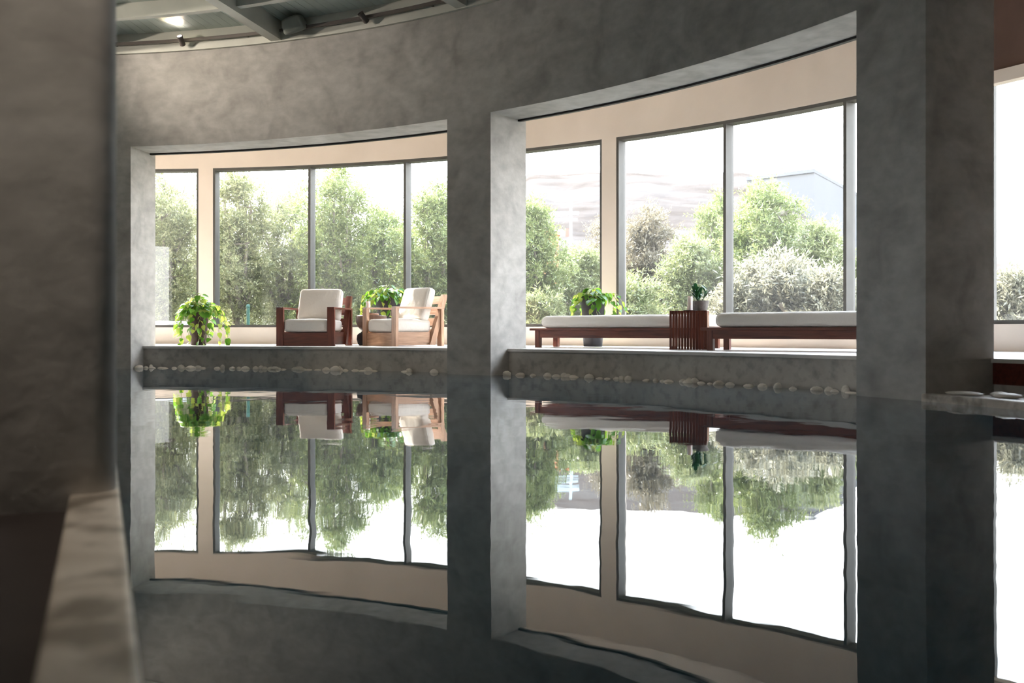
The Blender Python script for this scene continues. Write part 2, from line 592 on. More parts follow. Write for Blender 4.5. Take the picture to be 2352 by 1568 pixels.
wi = 0
for bi, (a, b) in enumerate(BAYS):
    n = 4
    step = (b - a) / n
    r0, r1 = RW + 0.01, RW + 0.21
    fw = rad(1) * RW
    mw = 0.046 / fw            # mullion width in degrees
    ew = 0.040 / fw
    wi += 1
    win = thing('window_%d' % wi, ['window bay left of the first cream post, mostly hidden',
                                   'four-pane dark framed window bay behind the armchairs',
                                   'four-pane dark framed window bay behind the daybeds'][bi], 'window', P((a + b) / 2, RW, HS))
    win['kind'] = 'structure'
    inv = Matrix.Translation(-Vector(win.location))

    def wp(mb, name, mat, win=win):
        o = mb.build(name, mat, win)
        o.matrix_parent_inverse = Matrix.Translation(-Vector(win.location))
        return o
    wp(MB().arc(r0, r1, a, b, HS, HS + 0.045), 'bottom_frame', FRAME)
    wp(MB().arc(r0, r1, a, b, HT - 0.045, HT), 'top_frame', FRAME)
    for k in range(n + 1):
        tc_ = a + k * step
        if k == 0:
            u0, u1 = a, a + ew
        elif k == n:
            u0, u1 = b - ew, b
        else:
            u0, u1 = tc_ - mw / 2, tc_ + mw / 2
        wp(MB().arc(r0, r1, u0, u1, HS + 0.045, HT - 0.045, n=1), 'mullion', FRAME)
    for k in range(n):
        # flat single pane between mullions
        ta, tb = a + k * step + 0.1, a + (k + 1) * step - 0.1
        rr = RW + 0.165
        A, B = P(ta, rr), P(tb, rr)
        z0, z1 = HS + 0.03, HT - 0.03
        mb = MB().add([(A[0], A[1], z0), (B[0], B[1], z0), (B[0], B[1], z1), (A[0], A[1], z1)], [(0, 1, 2, 3)])
        wp(mb, 'pane', GLASS)

# dark brown band and blind box seen right of the thick pier
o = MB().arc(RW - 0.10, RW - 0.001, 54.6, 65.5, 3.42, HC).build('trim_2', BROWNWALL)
struct(o, 'dark brown band above the window right of the thick pier', 'trim')
o = MB().arc(RW - 0.13, RW - 0.001, 54.6, 65.5, 3.28, 3.42).build('trim_3', CREAM)
struct(o, 'pale blind box over the window right of the thick pier', 'trim')

# ceiling of the pool hall: conical roof of painted planks on beams
SL = 0.085
ZC = 4.95


def zc(r):
    return ZC + SL * (R - r)


m = MB()
NR = 120
vs, fs = [], []
for i in range(NR):
    t = 360.0 * i / NR
    vs.append(P(t, R + 0.6, zc(R + 0.6) + 0.06))
    vs.append(P(t, R + 0.6, zc(R + 0.6) + 0.30))
vs += [P(0, 0, zc(0) + 0.06), P(0, 0, zc(0) + 0.30)]
for i in range(NR):
    j = (i + 1) % NR
    fs += [(i * 2, j * 2, NR * 2), (i * 2 + 1, NR * 2 + 1, j * 2 + 1), (i * 2, i * 2 + 1, j * 2 + 1, j * 2)]
m.add(vs, fs)
ceil = m.build('ceiling', PLANK)
struct(ceil, 'sloping ceiling of pale green painted planks', 'ceiling')
# roof slab over the sunroom closing the gap up to the cone
o = MB().arc(RB - 0.1, RW + 0.4, T0 - 1, T1 + 1, HC + 0.3, HC + 0.42).build('ceiling_roof_slab', ROOFMAT)
struct(o, 'grey roof slab over the sunroom', 'roof')
o = MB().arc(R + 0.25, RB, T0 - 1, T1 + 1, HW - 0.02, zc(R) + 0.2).build('wall_upstand', PLASTER)
struct(o, 'plaster upstand behind the ceiling ledger', 'wall')
o = MB().arc(R + 0.05, R + 0.3, T1, 335, HW - 0.02, zc(R) + 0.2).build('wall_upstand_rear', PLASTER)
struct(o, 'plaster upstand above the rear wall', 'wall')
pw = 0.70                      # plank width in degrees at the wall
pr = None
r_in = R - 5.0
nplank = 66
for k in range(nplank):
    if pr is None:
        a = pw / 2 - 0.012
        vs = []
        for r in (R + 0.02, r_in):
            for s in (-1, 1):
                # width narrows towards the centre with the wedge
                x = r * math.sin(rad(a)) * s
                y = r * math.cos(rad(a))
                vs += [(x, y, zc(r)), (x, y, zc(r) + 0.022)]
        fs = [(0, 2, 3, 1), (4, 5, 7, 6), (0, 4, 6, 2), (1, 3, 7, 5), (0, 1, 5, 4), (2, 6, 7, 3)]
        pr = MB().add(vs, fs).build('plank', PLANK, ceil)
        q = pr
    else:
        q = copy_part(pr, ceil)
    t = -3 + pw * k
    q.location = (CX, CY, 0)
    q.rotation_euler = (0, 0, -rad(t))
for i, t in enumerate((5.2, 20.5, 35.9, 51.2, 66.5, -10.1)):
    mb = MB()
    M = Matrix.Translation((CX, CY, 0)) @ Matrix.Rotation(-rad(t), 4, 'Z')
    w2 = 0.085
    vs = []
    for r, in ((R + 0.0,), (2.0,)):
        zb, zt = zc(r) - 0.27, zc(r) + 0.01
        for x in (-w2, w2):
            vs += [M @ Vector((x, r, zb)), M @ Vector((x, r, zt))]
    mb.add(vs, [(0, 2, 3, 1), (4, 5, 7, 6), (0, 4, 6, 2), (1, 3, 7, 5), (0, 1, 5, 4), (2, 6, 7, 3)])
    mb.build('rafter', WHITEPAINT, ceil)
for r in (R - 1.05, R - 2.5):
    MB().arc(r - 0.05, r + 0.05, -20, 68, zc(r) - 0.20, zc(r) + 0.01).build('purlin', WHITEPAINT, ceil)
MB().arc(R - 0.05, R + 0.3, T0, T1, HW, zc(R) + 0.02).build('ledger', WHITEPAINT, ceil)

# pool water (right of the parapet line) and dark floor (left of it)
AX, AY = -0.528, 1.42          # a point on the parapet's pool edge
DX, DY = -0.381, 0.9245        # its direction
NXp, NYp = -0.9245, -0.381     # normal to the left


def side(x, y):
    return (x - AX) * NXp + (y - AY) * NYp


def disc_half(right, r, z0, z1):
    pts = []
    N = 720
    ring = []
    for i in range(2 * N):
        t = 180.0 * i / N
        ring.append(P(t, r(t)))
    N = 2 * N
    for i in range(N):
        a, b = ring[i], ring[(i + 1) % N]
        sa, sb = side(a[0], a[1]), side(b[0], b[1])
        ina = (sa <= 0.0) if right else (sa >= 0.0)
        inb = (sb <= 0.0) if right else (sb >= 0.0)
        if ina:
            pts.append((a[0], a[1]))
        if ina != inb:
            k = sa / (sa - sb)
            pts.append((a[0] + (b[0] - a[0]) * k, a[1] + (b[1] - a[1]) * k))
    n = len(pts)
    vs = [(x, y, z0) for x, y in pts] + [(x, y, z1) for x, y in pts]
    fs = [tuple(range(n - 1, -1, -1)), tuple(range(n, 2 * n))]
    fs += [(i, (i + 1) % n, n + (i + 1) % n, n + i) for i in range(n)]
    return MB().add(vs, fs)


def r_water(t):
    for a, b in ((8.5, 34.52), (38.05, 63.58)):
        if a < t < b:
            return RL
    return R - 0.05 if 67.3 < t < 92 else R


o = disc_half(True, r_water, -0.02, 0.0).build('pool_water', WATER)
tag(o, 'still dark teal pool water mirroring the windows', 'water', kind='stuff')
o = disc_half(False, lambda t: R, -0.5, 0.0).build('floor', DARKFLOOR)
struct(o, 'dark brown floor left of the stone parapet', 'floor')

# parapet and foreground pillar
HPAR = 0.046
m = MB()
L0, L1, wd = -3.5, 12.6, 0.145
M = Matrix(((DX, NXp, 0, AX), (DY, NYp, 0, AY), (0, 0, 1, 0), (0, 0, 0, 1)))
m.box(L0, L1, 0.0, wd, -0.5, HPAR, M)
o = m.build('wall_parapet', STONECAP, bevel=0.012)
struct(o, 'low worn stone parapet beside the pool in the foreground', 'wall')

m = MB()
# rounded square pillar: x right edge at the parapet's pool edge
prf = []
hw, rc = 0.36, 0.085
for cx_, cy_, a0 in ((hw - rc, hw - rc, 0), (-hw + rc, hw - rc, 90), (-hw + rc, -hw + rc, 180), (hw - rc, -hw + rc, 270)):
    for k in range(9):
        a = rad(a0 + 90 * k / 8)
        prf.append((cx_ + rc * math.cos(a), cy_ + rc * math.sin(a)))
n = len(prf)
rot = rad(22.4)
ccx, ccy = -1.700, 3.292
vs = []
for z in (0.0, 5.6):
    for x, y in prf:
        vs.append((ccx + x * math.cos(rot) - y * math.sin(rot), ccy + x * math.sin(rot) + y * math.cos(rot), z))
m.add(vs, [tuple(range(n - 1, -1, -1)), tuple(range(n, 2 * n))] + [(i, (i + 1) % n, n + (i + 1) % n, n + i) for i in range(n)])
o = m.build('wall_pillar', PLASTER)
for p_ in o.data.polygons:
    p_.use_smooth = len(p_.vertices) == 4
struct(o, 'grey plaster pillar with rounded corners in the left foreground', 'pillar')

# ------------------------------------------------------------------ ceiling fittings
RR = R - 0.13


def rail(t0, t1, label):
    rt = thing('track_rail', label, 'light track', P((t0 + t1) / 2, RR, 4.79))
    o = MB().arc(RR - 0.02, RR + 0.02, t0, t1, 4.77, 4.812).build('bar', RAILGREY, rt)
    o.matrix_parent_inverse = Matrix.Translation(-Vector(rt.location))
    for i in range(3):
        t = t0 + (t1 - t0) * (0.12 + 0.38 * i)
        b = MB().arc(RR + 0.015, R + 0.0, t - 0.06, t + 0.06, 4.775, 4.805, n=1).build('bracket', RAILGREY, rt)
        b.matrix_parent_inverse = Matrix.Translation(-Vector(rt.location))


rail(5.9, 19.9, 'taupe light track along the wall left of the white rafter')
rail(21.1, 35.3, 'taupe light track along the wall right of the white rafter')


def spot(t, lit, label, aim, watt=26, r=RR - 0.045, z=4.765):
    base = Vector(P(t, r, z))
    sp = thing('spotlight', label, 'spotlight', base)
    q = Vector(aim).to_track_quat('Z', 'Y').to_matrix().to_4x4()
    o = MB().lathe([(0.028, -0.07), (0.040, -0.06), (0.040, 0.07), (0.046, 0.075), (0.046, 0.085), (0.036, 0.085), (0.034, 0.07)], 20).build('housing', RAILGREY, sp)
    o.matrix_local = q
    o = MB().lathe([(0.033, 0.071), (0.033, 0.076)], 20).build('lens', BULB if lit else FRAME, sp)
    o.matrix_local = q
    o = MB().tube([(0, 0, 0.02), (0, 0.0, 0.035 if watt < 100 else zc(r) - z)], 0.02 if watt < 100 else 0.012, 8).build('mount', RAILGREY, sp)
    if lit:
        l = bpy.data.lights.new('spotlight_lamp', 'SPOT')
        l.energy = watt
        l.color = (1.0, 0.72, 0.48) if watt < 100 else (1.0, 0.88, 0.74)
        l.spot_size = rad(75 if watt < 100 else 62)
        l.spot_blend = 1.0
        l.shadow_soft_size = 0.03
        lo = bpy.data.objects.new('spotlight_lamp', l)
        COL.objects.link(lo)
        lo.parent = sp
        lo.matrix_local = q @ Matrix.Translation((0, 0, 0.10)) @ Matrix.Rotation(math.pi, 4, 'X')


spot(13.1, True, 'lit spotlight glowing on the track left of the rafter', (-0.10, -0.62, 0.62), 14)
# fill spotlights added out of view on the left to brighten the wall
for k, (tt, rr_, aim, wt) in enumerate(((-1.0, R - 2.5, (3.6, 2.2, -0.35), 115), (-6.0, R - 2.5, (5.5, 2.0, -1.0), 101))):
    spot(tt, True, ['added out-of-view fill spotlight aimed along the left wall', 'added out-of-view fill spotlight farthest left'][k], aim, wt, rr_, zc(rr_) - 0.30)
spot(-9.0, True, 'added out-of-view fill spotlight turned up towards the planks', (4.5, 1.2, 0.9), 200, R - 2.3, zc(R - 2.3) - 0.8)  # extra lamp, added out of view to brighten the ceiling planks
spot(128.0, True, 'added fill spotlight behind the camera for the foreground pillar', (-1.5, 5.0, -3.0), 430, 8.74, zc(8.74) - 0.40)  # unseen lamp added as fill for the foreground pillar and parapet
spot(28.3, False, 'unlit dark spotlight on the track right of the rafter', (-0.45, -0.5, 0.55))

spk = thing('wall_speaker', 'grey rounded loudspeaker under the ceiling beside the white rafter', 'speaker', P(22.5, R - 0.20, 4.83), rad(-12))
bm = bmesh.new()
bmesh.ops.create_cube(bm, size=1)
bmesh.ops.subdivide_edges(bm, edges=bm.edges, cuts=7, use_grid_fill=True)
for v in bm.verts:
    p = v.co * 2
    x, y, z = p
    k = 1 - 0.16 * max(0, y + 0.2)
    ln = (abs(x) ** 5 + abs(y) ** 5 + abs(z) ** 5) ** 0.2
    v.co = Vector((x / ln * 0.155 * (1 - 0.12 * z), y / ln * 0.11, z / ln * 0.115))
me = bpy.data.meshes.new('cabinet')
bm.to_mesh(me)
bm.free()
o = link('cabinet', me, SPEAKERM, spk, smooth=True)
o.rotation_euler = (rad(22), rad(-14), 0)
o = MB().tube([(0, 0.05, 0.0), (0.02, 0.12, 0.0), (0.02, 0.20, 0.02)], 0.018, 8).build('bracket', FRAME, spk)
o = MB().tube([(0.15, 0.02, -0.02), (0.18, 0.03, -0.02)], 0.016, 8).build('knob', FRAME, spk)


# ------------------------------------------------------------------ furniture helpers
def cushion_mesh(name, sx_, sy_, sz_, r, bulge=0.0, cuts=12, wob=0.0):
    bm = bmesh.new()
    bmesh.ops.create_cube(bm, size=2)
    bmesh.ops.subdivide_edges(bm, edges=bm.edges, cuts=cuts, use_grid_fill=True)
    h = Vector((sx_ / 2, sy_ / 2, sz_ / 2))
    for v in bm.verts:
        u = v.co.copy()

        def ease(a, hh):
            # denser near the ends
            s = math.sin(a * math.pi / 2)
            return (0.35 * a + 0.65 * s) * hh
        p = Vector((ease(u.x, h.x), ease(u.y, h.y), ease(u.z, h.z)))
        q = Vector([max(-(h[i] - r), min(h[i] - r, p[i])) for i in range(3)])
        d = p - q
        if d.length > 1e-6:
            p = q + d.normalized() * min(r, max(abs(d.x), abs(d.y), abs(d.z)) if d.length else 0)
        fx, fy, fz = 1 - (p.x / h.x) ** 2, 1 - (p.y / h.y) ** 2, 1 - (p.z / h.z) ** 2
        p.z += math.copysign(1, p.z) * bulge * max(0, fx) * max(0, fy) * min(1, abs(p.z / h.z) * 1.5)
        p.x += math.copysign(1, p.x) * bulge * 0.35 * max(0, fz) * (abs(p.x) / h.x) ** 4
        p.y += math.copysign(1, p.y) * bulge * 0.35 * max(0, fz) * (abs(p.y) / h.y) ** 4
        if wob:
            p.z += wob * math.sin(p.x * 9 + 1.3) * math.sin(p.y * 7 + 0.4) * (p.z > 0)
        v.co = p
    me = bpy.data.meshes.new(name)
    bm.to_mesh(me)
    bm.free()
    return me


def piping_loop(sx_, sy_, z, r, rad_=0.006):
    pts = []
    hx, hy = sx_ / 2 - 0.004, sy_ / 2 - 0.004
    for cx_, cy_, a0 in ((hx - r, hy - r, 0), (-hx + r, hy - r, 90), (-hx + r, -hy + r, 180), (hx - r, -hy + r, 270)):
        for k in range(5):
            a = rad(a0 + 90 * k / 4)
            pts.append((cx_ + r * math.cos(a), cy_ + r * math.sin(a), z))
    pts.append(pts[0])
    return MB().tube(pts, rad_, 6)


def armchair(loc, rz, WM, label):
    """low square lounge chair; front faces local -y"""
    t = thing('armchair', label, 'armchair', loc, rz, 'lounge armchairs')
    Wd, Dp = 0.94, 0.90
    x1 = Wd / 2
    ah = 0.60
    for sx_ in (-1, 1):
        a, b = sorted((sx_ * x1, sx_ * (x1 - 0.115)))
        MB().box(a, b, -Dp / 2, -Dp / 2 + 0.055, 0, ah - 0.028).build('leg', WM[2], t, bevel=0.004)
        MB().box(a, b, Dp / 2 - 0.055, Dp / 2, 0, ah - 0.028).build('leg', WM[2], t, bevel=0.004)
        MB().box(a, b, -Dp / 2, Dp / 2, ah - 0.028, ah).build('armrest', WM[1], t, bevel=0.004)
        # side panel
        c, d = sorted((sx_ * (x1 - 0.065), sx_ * (x1 - 0.10)))
        MB().box(c, d, -Dp / 2 + 0.055, 0.22, 0.015, 0.215).build('side_panel', WM[1], t, bevel=0.003)
        # slanted back stile: parallelogram
        c, d = sorted((sx_ * (x1 - 0.03), sx_ * (x1 - 0.115)))
        prof = [(0.20, 0.015), (0.30, 0.015), (0.545, 0.80), (0.47, 0.80)]
        vs = [(c, y, z) for y, z in prof] + [(d, y, z) for y, z in prof]
        MB().add(vs, [(0, 1, 2, 3), (7, 6, 5, 4), (0, 4, 5, 1), (1, 5, 6, 2), (2, 6, 7, 3), (3, 7, 4, 0)]).build('back_stile', WM[2], t, bevel=0.003)
    MB().box(-x1 + 0.115, x1 - 0.115, -Dp / 2 + 0.01, -Dp / 2 + 0.045, 0.0, 0.205).build('front_apron', WM[0], t, bevel=0.003)
    MB().box(-x1 + 0.10, x1 - 0.10, -Dp / 2 + 0.045, 0.22, 0.17, 0.20).build('seat_board', WM[0], t)
    # back slats between the stiles
    M = Matrix.Translation((0, 0.345, 0.40)) @ Matrix.Rotation(rad(-18), 4, 'X')
    for k in range(4):
        z = -0.20 + k * 0.18
        o = MB().box(-x1 + 0.115, x1 - 0.115, 0.015, 0.040, z - 0.06, z + 0.06, M).build('back_slat', WM[0], t, bevel=0.003)
    cw = Wd - 0.25
    me = cushion_mesh('seat_cushion', cw + 0.02, 0.70, 0.20, 0.05, 0.018, wob=0.004)
    s = link('seat_cushion', me, LINEN, t, smooth=True)
    s.location = (0, -0.075, 0.31)
    for z in (0.058, -0.058):
        piping_loop(cw + 0.022, 0.702, z, 0.05).build('piping', PIPING, s, smooth=True)
    me = cushion_mesh('back_cushion', cw, 0.52, 0.17, 0.055, 0.028, wob=0.006)
    s = link('back_cushion', me, LINEN, t, smooth=True)
    s.location = (0, 0.245, 0.645)
    s.rotation_euler = (rad(90 - 17), 0, 0)
    for z in (0.048, -0.048):
        piping_loop(cw + 0.004, 0.524, z, 0.055).build('piping', PIPING, s, smooth=True)
    return t


# chair front faces local -y ; placed at pivot centre
def px_d(x, d, z=HD):
    return ((x - 1176.0) / 2286.7 * d, d, z)


armchair(px_d(724, 15.85), rad(-9), MAHO, 'dark mahogany armchair with cream cushions, left of the two')
armchair(px_d(926, 15.55), rad(-50), TEAK, 'lighter teak armchair with cream cushions turned beside the pier')


def daybed(ax, ay, ang, Lm, Wd, label):
    """(ax, ay): near-left corner on the deck; ang: long axis direction"""
    t = thing('daybed', label, 'daybed', (ax, ay, HD), ang, 'wooden daybeds')
    # local x along, local y to the back
    zt = 0.268
    # frame top rails
    for nm, b in (('front_rail', (0, Lm, 0.0, 0.07)), ('back_rail', (0, Lm, Wd - 0.07, Wd)), ('end_rail', (0, 0.08, 0.07, Wd - 0.07)), ('end_rail', (Lm - 0.08, Lm, 0.07, Wd - 0.07))):
        MB().box(b[0], b[1], b[2], b[3], zt - 0.032, zt).build(nm, MAHO[0] if 'end' not in nm else MAHO[1], t, bevel=0.003)
    for k in range(16):
        x = 0.12 + (Lm - 0.3) * k / 15
        MB().box(x, x + 0.07, 0.07, Wd - 0.07, zt - 0.022, zt - 0.002).build('slat', MAHO[1], t)
    MB().box(0.14, Lm - 0.14, 0.035, 0.065, 0.135, zt - 0.032).build('apron', MAHO[0], t, bevel=0.002)
    MB().box(0.14, Lm - 0.14, Wd - 0.065, Wd - 0.035, 0.135, zt - 0.032).build('apron', MAHO[0], t, bevel=0.002)
    MB().box(0.085, 0.115, 0.07, Wd - 0.07, 0.15, zt - 0.032).build('apron', MAHO[1], t, bevel=0.002)
    for x in (0.07, Lm - 0.14):
        for y in (0.03, Wd - 0.10):
            MB().box(x, x + 0.075, y, y + 0.07, 0, zt - 0.032).build('leg', MAHO[2], t, bevel=0.003)
    me = cushion_mesh('mattress', Lm - 0.17, Wd - 0.0, 0.17, 0.075, 0.010, cuts=16, wob=0.003)
    s = link('mattress', me, LINEN, t, smooth=True)
    s.location = (Lm / 2 + 0.085, Wd / 2, zt + 0.085)
    return t


daybed(0.245, 13.98, rad(-31), 2.62, 0.66, 'daybed with white mattress in front of the trailing plant, left of the slatted table')
daybed(2.215, 11.72, rad(-33), 2.62, 0.66, 'daybed with white mattress nearest the thick pier, right of the slatted table')

# slatted side table
TX, TY = 1.93, 12.22
tb = thing('slatted_table', 'small mahogany table of upright slats between the daybeds', 'side table', (TX, TY, HD), rad(-15))
tw, td, th = 0.46, 0.40, 0.475
ns = 13
sw = tw / ns
for k in range(ns):
    x = k * sw
    MB().box(x + 0.002, x + sw - 0.0055, 0, 0.022, 0, th).build('slat', MAHO[2], tb)
    MB().box(x + 0.002, x + sw - 0.0055, td - 0.022, td, 0, th).build('slat', MAHO[2], tb)
for x in (0.03, tw - 0.05):
    MB().box(x, x + 0.02, 0.022, td - 0.022, 0, 0.04).build('side_rail', MAHO[1], tb)
    MB().box(x, x + 0.02, 0.022, td - 0.022, th - 0.04, th - 0.002).build('side_rail', MAHO[1], tb)
for k in range(7):
    y = 0.024 + (td - 0.046) * k / 7
    MB().box(0.004, tw - 0.006, y, y + (td - 0.046) / 7 - 0.008, th - 0.024, th).build('top_slat', MAHO[0], tb)
for k in range(2):
    y = td * (0.36 + 0.28 * k)
    MB().box(tw - 0.026, tw - 0.004, y - 0.03, y + 0.03, 0, th - 0.024).build('slat', TEAK[2], tb)


def candle(loc, r, h, name, label, plate=None):
    c = thing('pillar_candle', label, 'candle', loc, 0, 'white pillar candles')
    z0 = 0.0
    if plate:
        MB().lathe([(plate * 0.85, 0), (plate, 0.006), (plate, 0.010), (plate * 0.9, 0.008)], 28).build('dish', BLACKRAIL, c, smooth=True)
        z0 = 0.008
    MB().lathe([(r * 0.97, z0), (r, z0 + 0.004), (r, z0 + h - 0.006), (r * 0.92, z0 + h), (r * 0.8, z0 + h - 0.002), (r * 0.5, z0 + h - 0.010)], 24).build('wax', CANDLE, c, smooth=True)
    MB().tube([(0, 0, z0 + h - 0.012), (0.001, 0, z0 + h), (0.003, 0, z0 + h + 0.008)], 0.0016, 6).build('wick', BLACKRAIL, c)
    return c


candle((TX + 0.27, TY + 0.08, HD + th), 0.032, 0.172, '', 'white pillar candle on a black dish on the slatted table', plate=0.085)

# small stone pot with jade plant
jp = thing('potted_jade_plant', 'small grey stone pot with dark green jade plant on the slatted table', 'plant', (TX + 0.41, TY + 0.17, HD + th))
MB().lathe([(0.078, 0), (0.084, 0.004), (0.112, 0.125), (0.114, 0.130), (0.104, 0.130), (0.098, 0.108)], 32).build('pot', POTG, jp, smooth=True)
MB().lathe([(0.098, 0.100), (0.097, 0.108), (0.02, 0.112)], 20).build('soil', SOIL, jp)


def leaf_mesh(name, mat, L, Wf, heart=True, fold=0.25, droop=0.25, thick=0.0):
    """leaf lying along +y from the origin, 2 x n quads with a folded midrib"""
    if heart:
        prof = [(0.0, 0.10), (0.06, 0.62), (0.20, 0.95), (0.38, 1.0), (0.58, 0.82), (0.78, 0.48), (0.92, 0.18), (1.0, 0.0)]
    else:
        prof = [(0.0, 0.12), (0.2, 0.6), (0.45, 0.95), (0.65, 1.0), (0.85, 0.75), (1.0, 0.0)]
    vs, fs = [], []
    for i, (s, wv) in enumerate(prof):
        y = s * L
        z = -droop * L * s * s
        hw_ = wv * Wf / 2
        yy = y - (0.10 * L * wv if heart and s < 0.1 else 0)
        vs += [(-hw_, yy, z + fold * hw_), (0, y, z), (hw_, yy, z + fold * hw_)]
    for i in range(len(prof) - 1):
        a, b = i * 3, i * 3 + 3
        fs += [(a, a + 1, b + 1, b), (a + 1, a + 2, b + 2, b + 1)]
    me = bpy.data.meshes.new(name)
    me.from_pydata(vs, [], fs)
    me.materials.append(mat)
    me.polygons.foreach_set('use_smooth', [True] * len(me.polygons))
    me.update()
    return me


JL = leaf_mesh('jade_leaf', JADE, 0.10, 0.044, heart=False, fold=0.35, droop=-0.1)
rj = random.Random(3)
for k in range(6):
    a = rj.uniform(0, 6.28)
    rr_ = 0.055 if k else 0
    top = Vector((math.cos(a) * rr_ * 1.8, math.sin(a) * rr_ * 1.8, 0.11 + rj.uniform(0.09, 0.15)))
    MB().tube([(math.cos(a) * rr_ * 0.4, math.sin(a) * rr_ * 0.4, 0.105), top], [0.006, 0.004], 6).build('stem', JADE, jp)
    for j in range(7):
        s = 0.35 + 0.65 * j / 6
        p = Vector((math.cos(a) * rr_ * 0.4, math.sin(a) * rr_ * 0.4, 0.105)).lerp(top, s)
        o = link('leaf', JL, None, jp)
        o.location = p
        az = j * 2.4 + k
        o.rotation_euler = (rad(rj.uniform(15, 65)), 0, az)
        o.scale = [rj.uniform(0.8, 1.15)] * 3

# hourglass stool with tray and candle
SX, SY, _ = px_d(853, 16.05)
st = thing('drum_stool', 'dark hourglass drum stool between the armchairs', 'stool', (SX, SY, HD))
MB().lathe([(0.19, 0), (0.215, 0.02), (0.235, 0.10), (0.225, 0.17), (0.17, 0.215), (0.15, 0.23)], 36).build('base', POTM, st, smooth=True)
MB().lathe([(0.15, 0.23), (0.175, 0.255), (0.225, 0.31), (0.245, 0.38), (0.245, 0.47), (0.238, 0.48), (0.05, 0.482)], 36).build('seat', STOOLW, st, smooth=True)
tr_ = thing('wooden_tray', 'round light wooden board on the drum stool', 'tray', (SX - 0.01, SY - 0.04, HD + 0.482))
MB().lathe([(0.13, 0), (0.135, 0.005), (0.135, 0.025), (0.13, 0.03)], 32).build('board', TEAK[0], tr_)
MB().lathe([(0.125, 0.030), (0.127, 0.036), (0.10, 0.036)], 28).build('rim', MAHO[0], tr_)
candle((SX - 0.045, SY - 0.06, HD + 0.518), 0.036, 0.18, '', 'white pillar candle on the wooden tray between the armchairs', plate=0.07)

# ------------------------------------------------------------------ trailing pothos plants
PLD = [leaf_mesh('pothos_leaf_dark_%d' % i, POTHOS, 0.115 + 0.012 * i, 0.085 + 0.01 * i, fold=0.22, droop=0.15 + 0.1 * i) for i in range(2)]
PLL = [leaf_mesh('pothos_leaf_light_%d' % i, POTHOS_L, 0.10 + 0.012 * i, 0.075 + 0.008 * i, fold=0.22, droop=0.15 + 0.1 * i) for i in range(2)]


def put_leaf(root, p, az, pitch, sc, light, rnd):
    o = link('leaf', rnd.choice(PLL if light else PLD), None, root)
    o.location = p
    o.rotation_euler = (pitch, rnd.uniform(-0.5, 0.5), az)
    o.scale = (sc, sc, sc)
    return o


def pothos(loc, prof, mat, label, ztop, r, nbush, bush_h, bush_r, vines, seed, light_frac=0.3):
    t = thing('potted_pothos', label, 'plant', loc, 0, 'trailing plants in tall pots')
    MB().lathe(prof, 36).build('pot', mat, t, smooth=True)
    MB().lathe([(r * 0.86, ztop - 0.05), (r * 0.85, ztop - 0.03), (0.02, ztop - 0.025)], 24).build('soil', SOIL, t)
    rnd = random.Random(seed)
    st_ = MB()
    for k in range(nbush):
        az = rnd.uniform(0, 2 * math.pi)
        q = math.sqrt(rnd.random())
        rr_ = bush_r * q
        z = ztop + bush_h * (1 - q * q) * rnd.uniform(0.35, 1.0) - 0.02 - 0.06 * q
        p = Vector((rr_ * math.cos(az), rr_ * math.sin(az), z))
        st_.tube([(0.25 * r * math.cos(az), 0.25 * r * math.sin(az), ztop - 0.04), (p.x * 0.6, p.y * 0.6, p.z + 0.02), p], 0.0035, 5)
        put_leaf(t, p, az - math.pi / 2 + rnd.uniform(-0.5, 0.5), rnd.uniform(-0.7, 0.4) - 0.7 * q, rnd.uniform(0.75, 1.2), rnd.random() < light_frac, rnd)
    for (az, reach, drop, nl, lt) in vines:
        az = rad(az)
        pts = []
        for i in range(14):
            s = i / 13
            rr_ = r * 0.5 + (reach) * (1 - (1 - min(1, s * 1.6)) ** 2)
            z = ztop + 0.06 * math.sin(min(1, s * 2.2) * math.pi) - drop * max(0, s - 0.2) ** 1.15 / 0.8 ** 1.15
            z = max(z, 0.012)
            wob = 0.02 * math.sin(i * 1.3 + az * 5)
            pts.append(Vector((rr_ * math.cos(az) - wob * math.sin(az), rr_ * math.sin(az) + wob * math.cos(az), z)))
        st_.tube(pts, 0.0038, 5)
        for j in range(nl):
            s = (j + 0.8) / nl * 13
            i = min(12, int(s))
            p = pts[i].lerp(pts[i + 1], s - i)
            sd = 1 if j % 2 else -1
            put_leaf(t, p, az - math.pi / 2 + sd * rnd.uniform(0.3, 1.3), rnd.uniform(-1.3, -0.4), rnd.uniform(0.65, 1.05), rnd.random() < lt, rnd)
    st_.build('vines', VINE, t, smooth=True)
    return t


pothos(px_d(456, 16.3), [(0.115, 0), (0.125, 0.006), (0.165, 0.58), (0.172, 0.60), (0.155, 0.60), (0.148, 0.55)], POTB,
       'tall brown pot with bushy sunlit trailing plant by the cream post', 0.60, 0.165, 150, 0.27, 0.33,
       [(200, 0.24, 0.42, 12, 0.5), (230, 0.22, 0.50, 12, 0.3), (265, 0.18, 0.36, 10, 0.3), (290, 0.18, 0.55, 11, 0.3), (320, 0.22, 0.50, 11, 0.3), (345, 0.30, 0.55, 11, 0.5),
        (180, 0.28, 0.40, 10, 0.9), (215, 0.2, 0.62, 9, 0.6), (5, 0.36, 0.60, 11, 0.6), (332, 0.55, 0.78, 12, 0.8), (120, 0.2, 0.4, 8, 0.5), (60, 0.2, 0.4, 8, 0.5), (250, 0.16, 0.58, 7, 0.4), (305, 0.20, 0.62, 8, 0.6)], 5, 0.35)
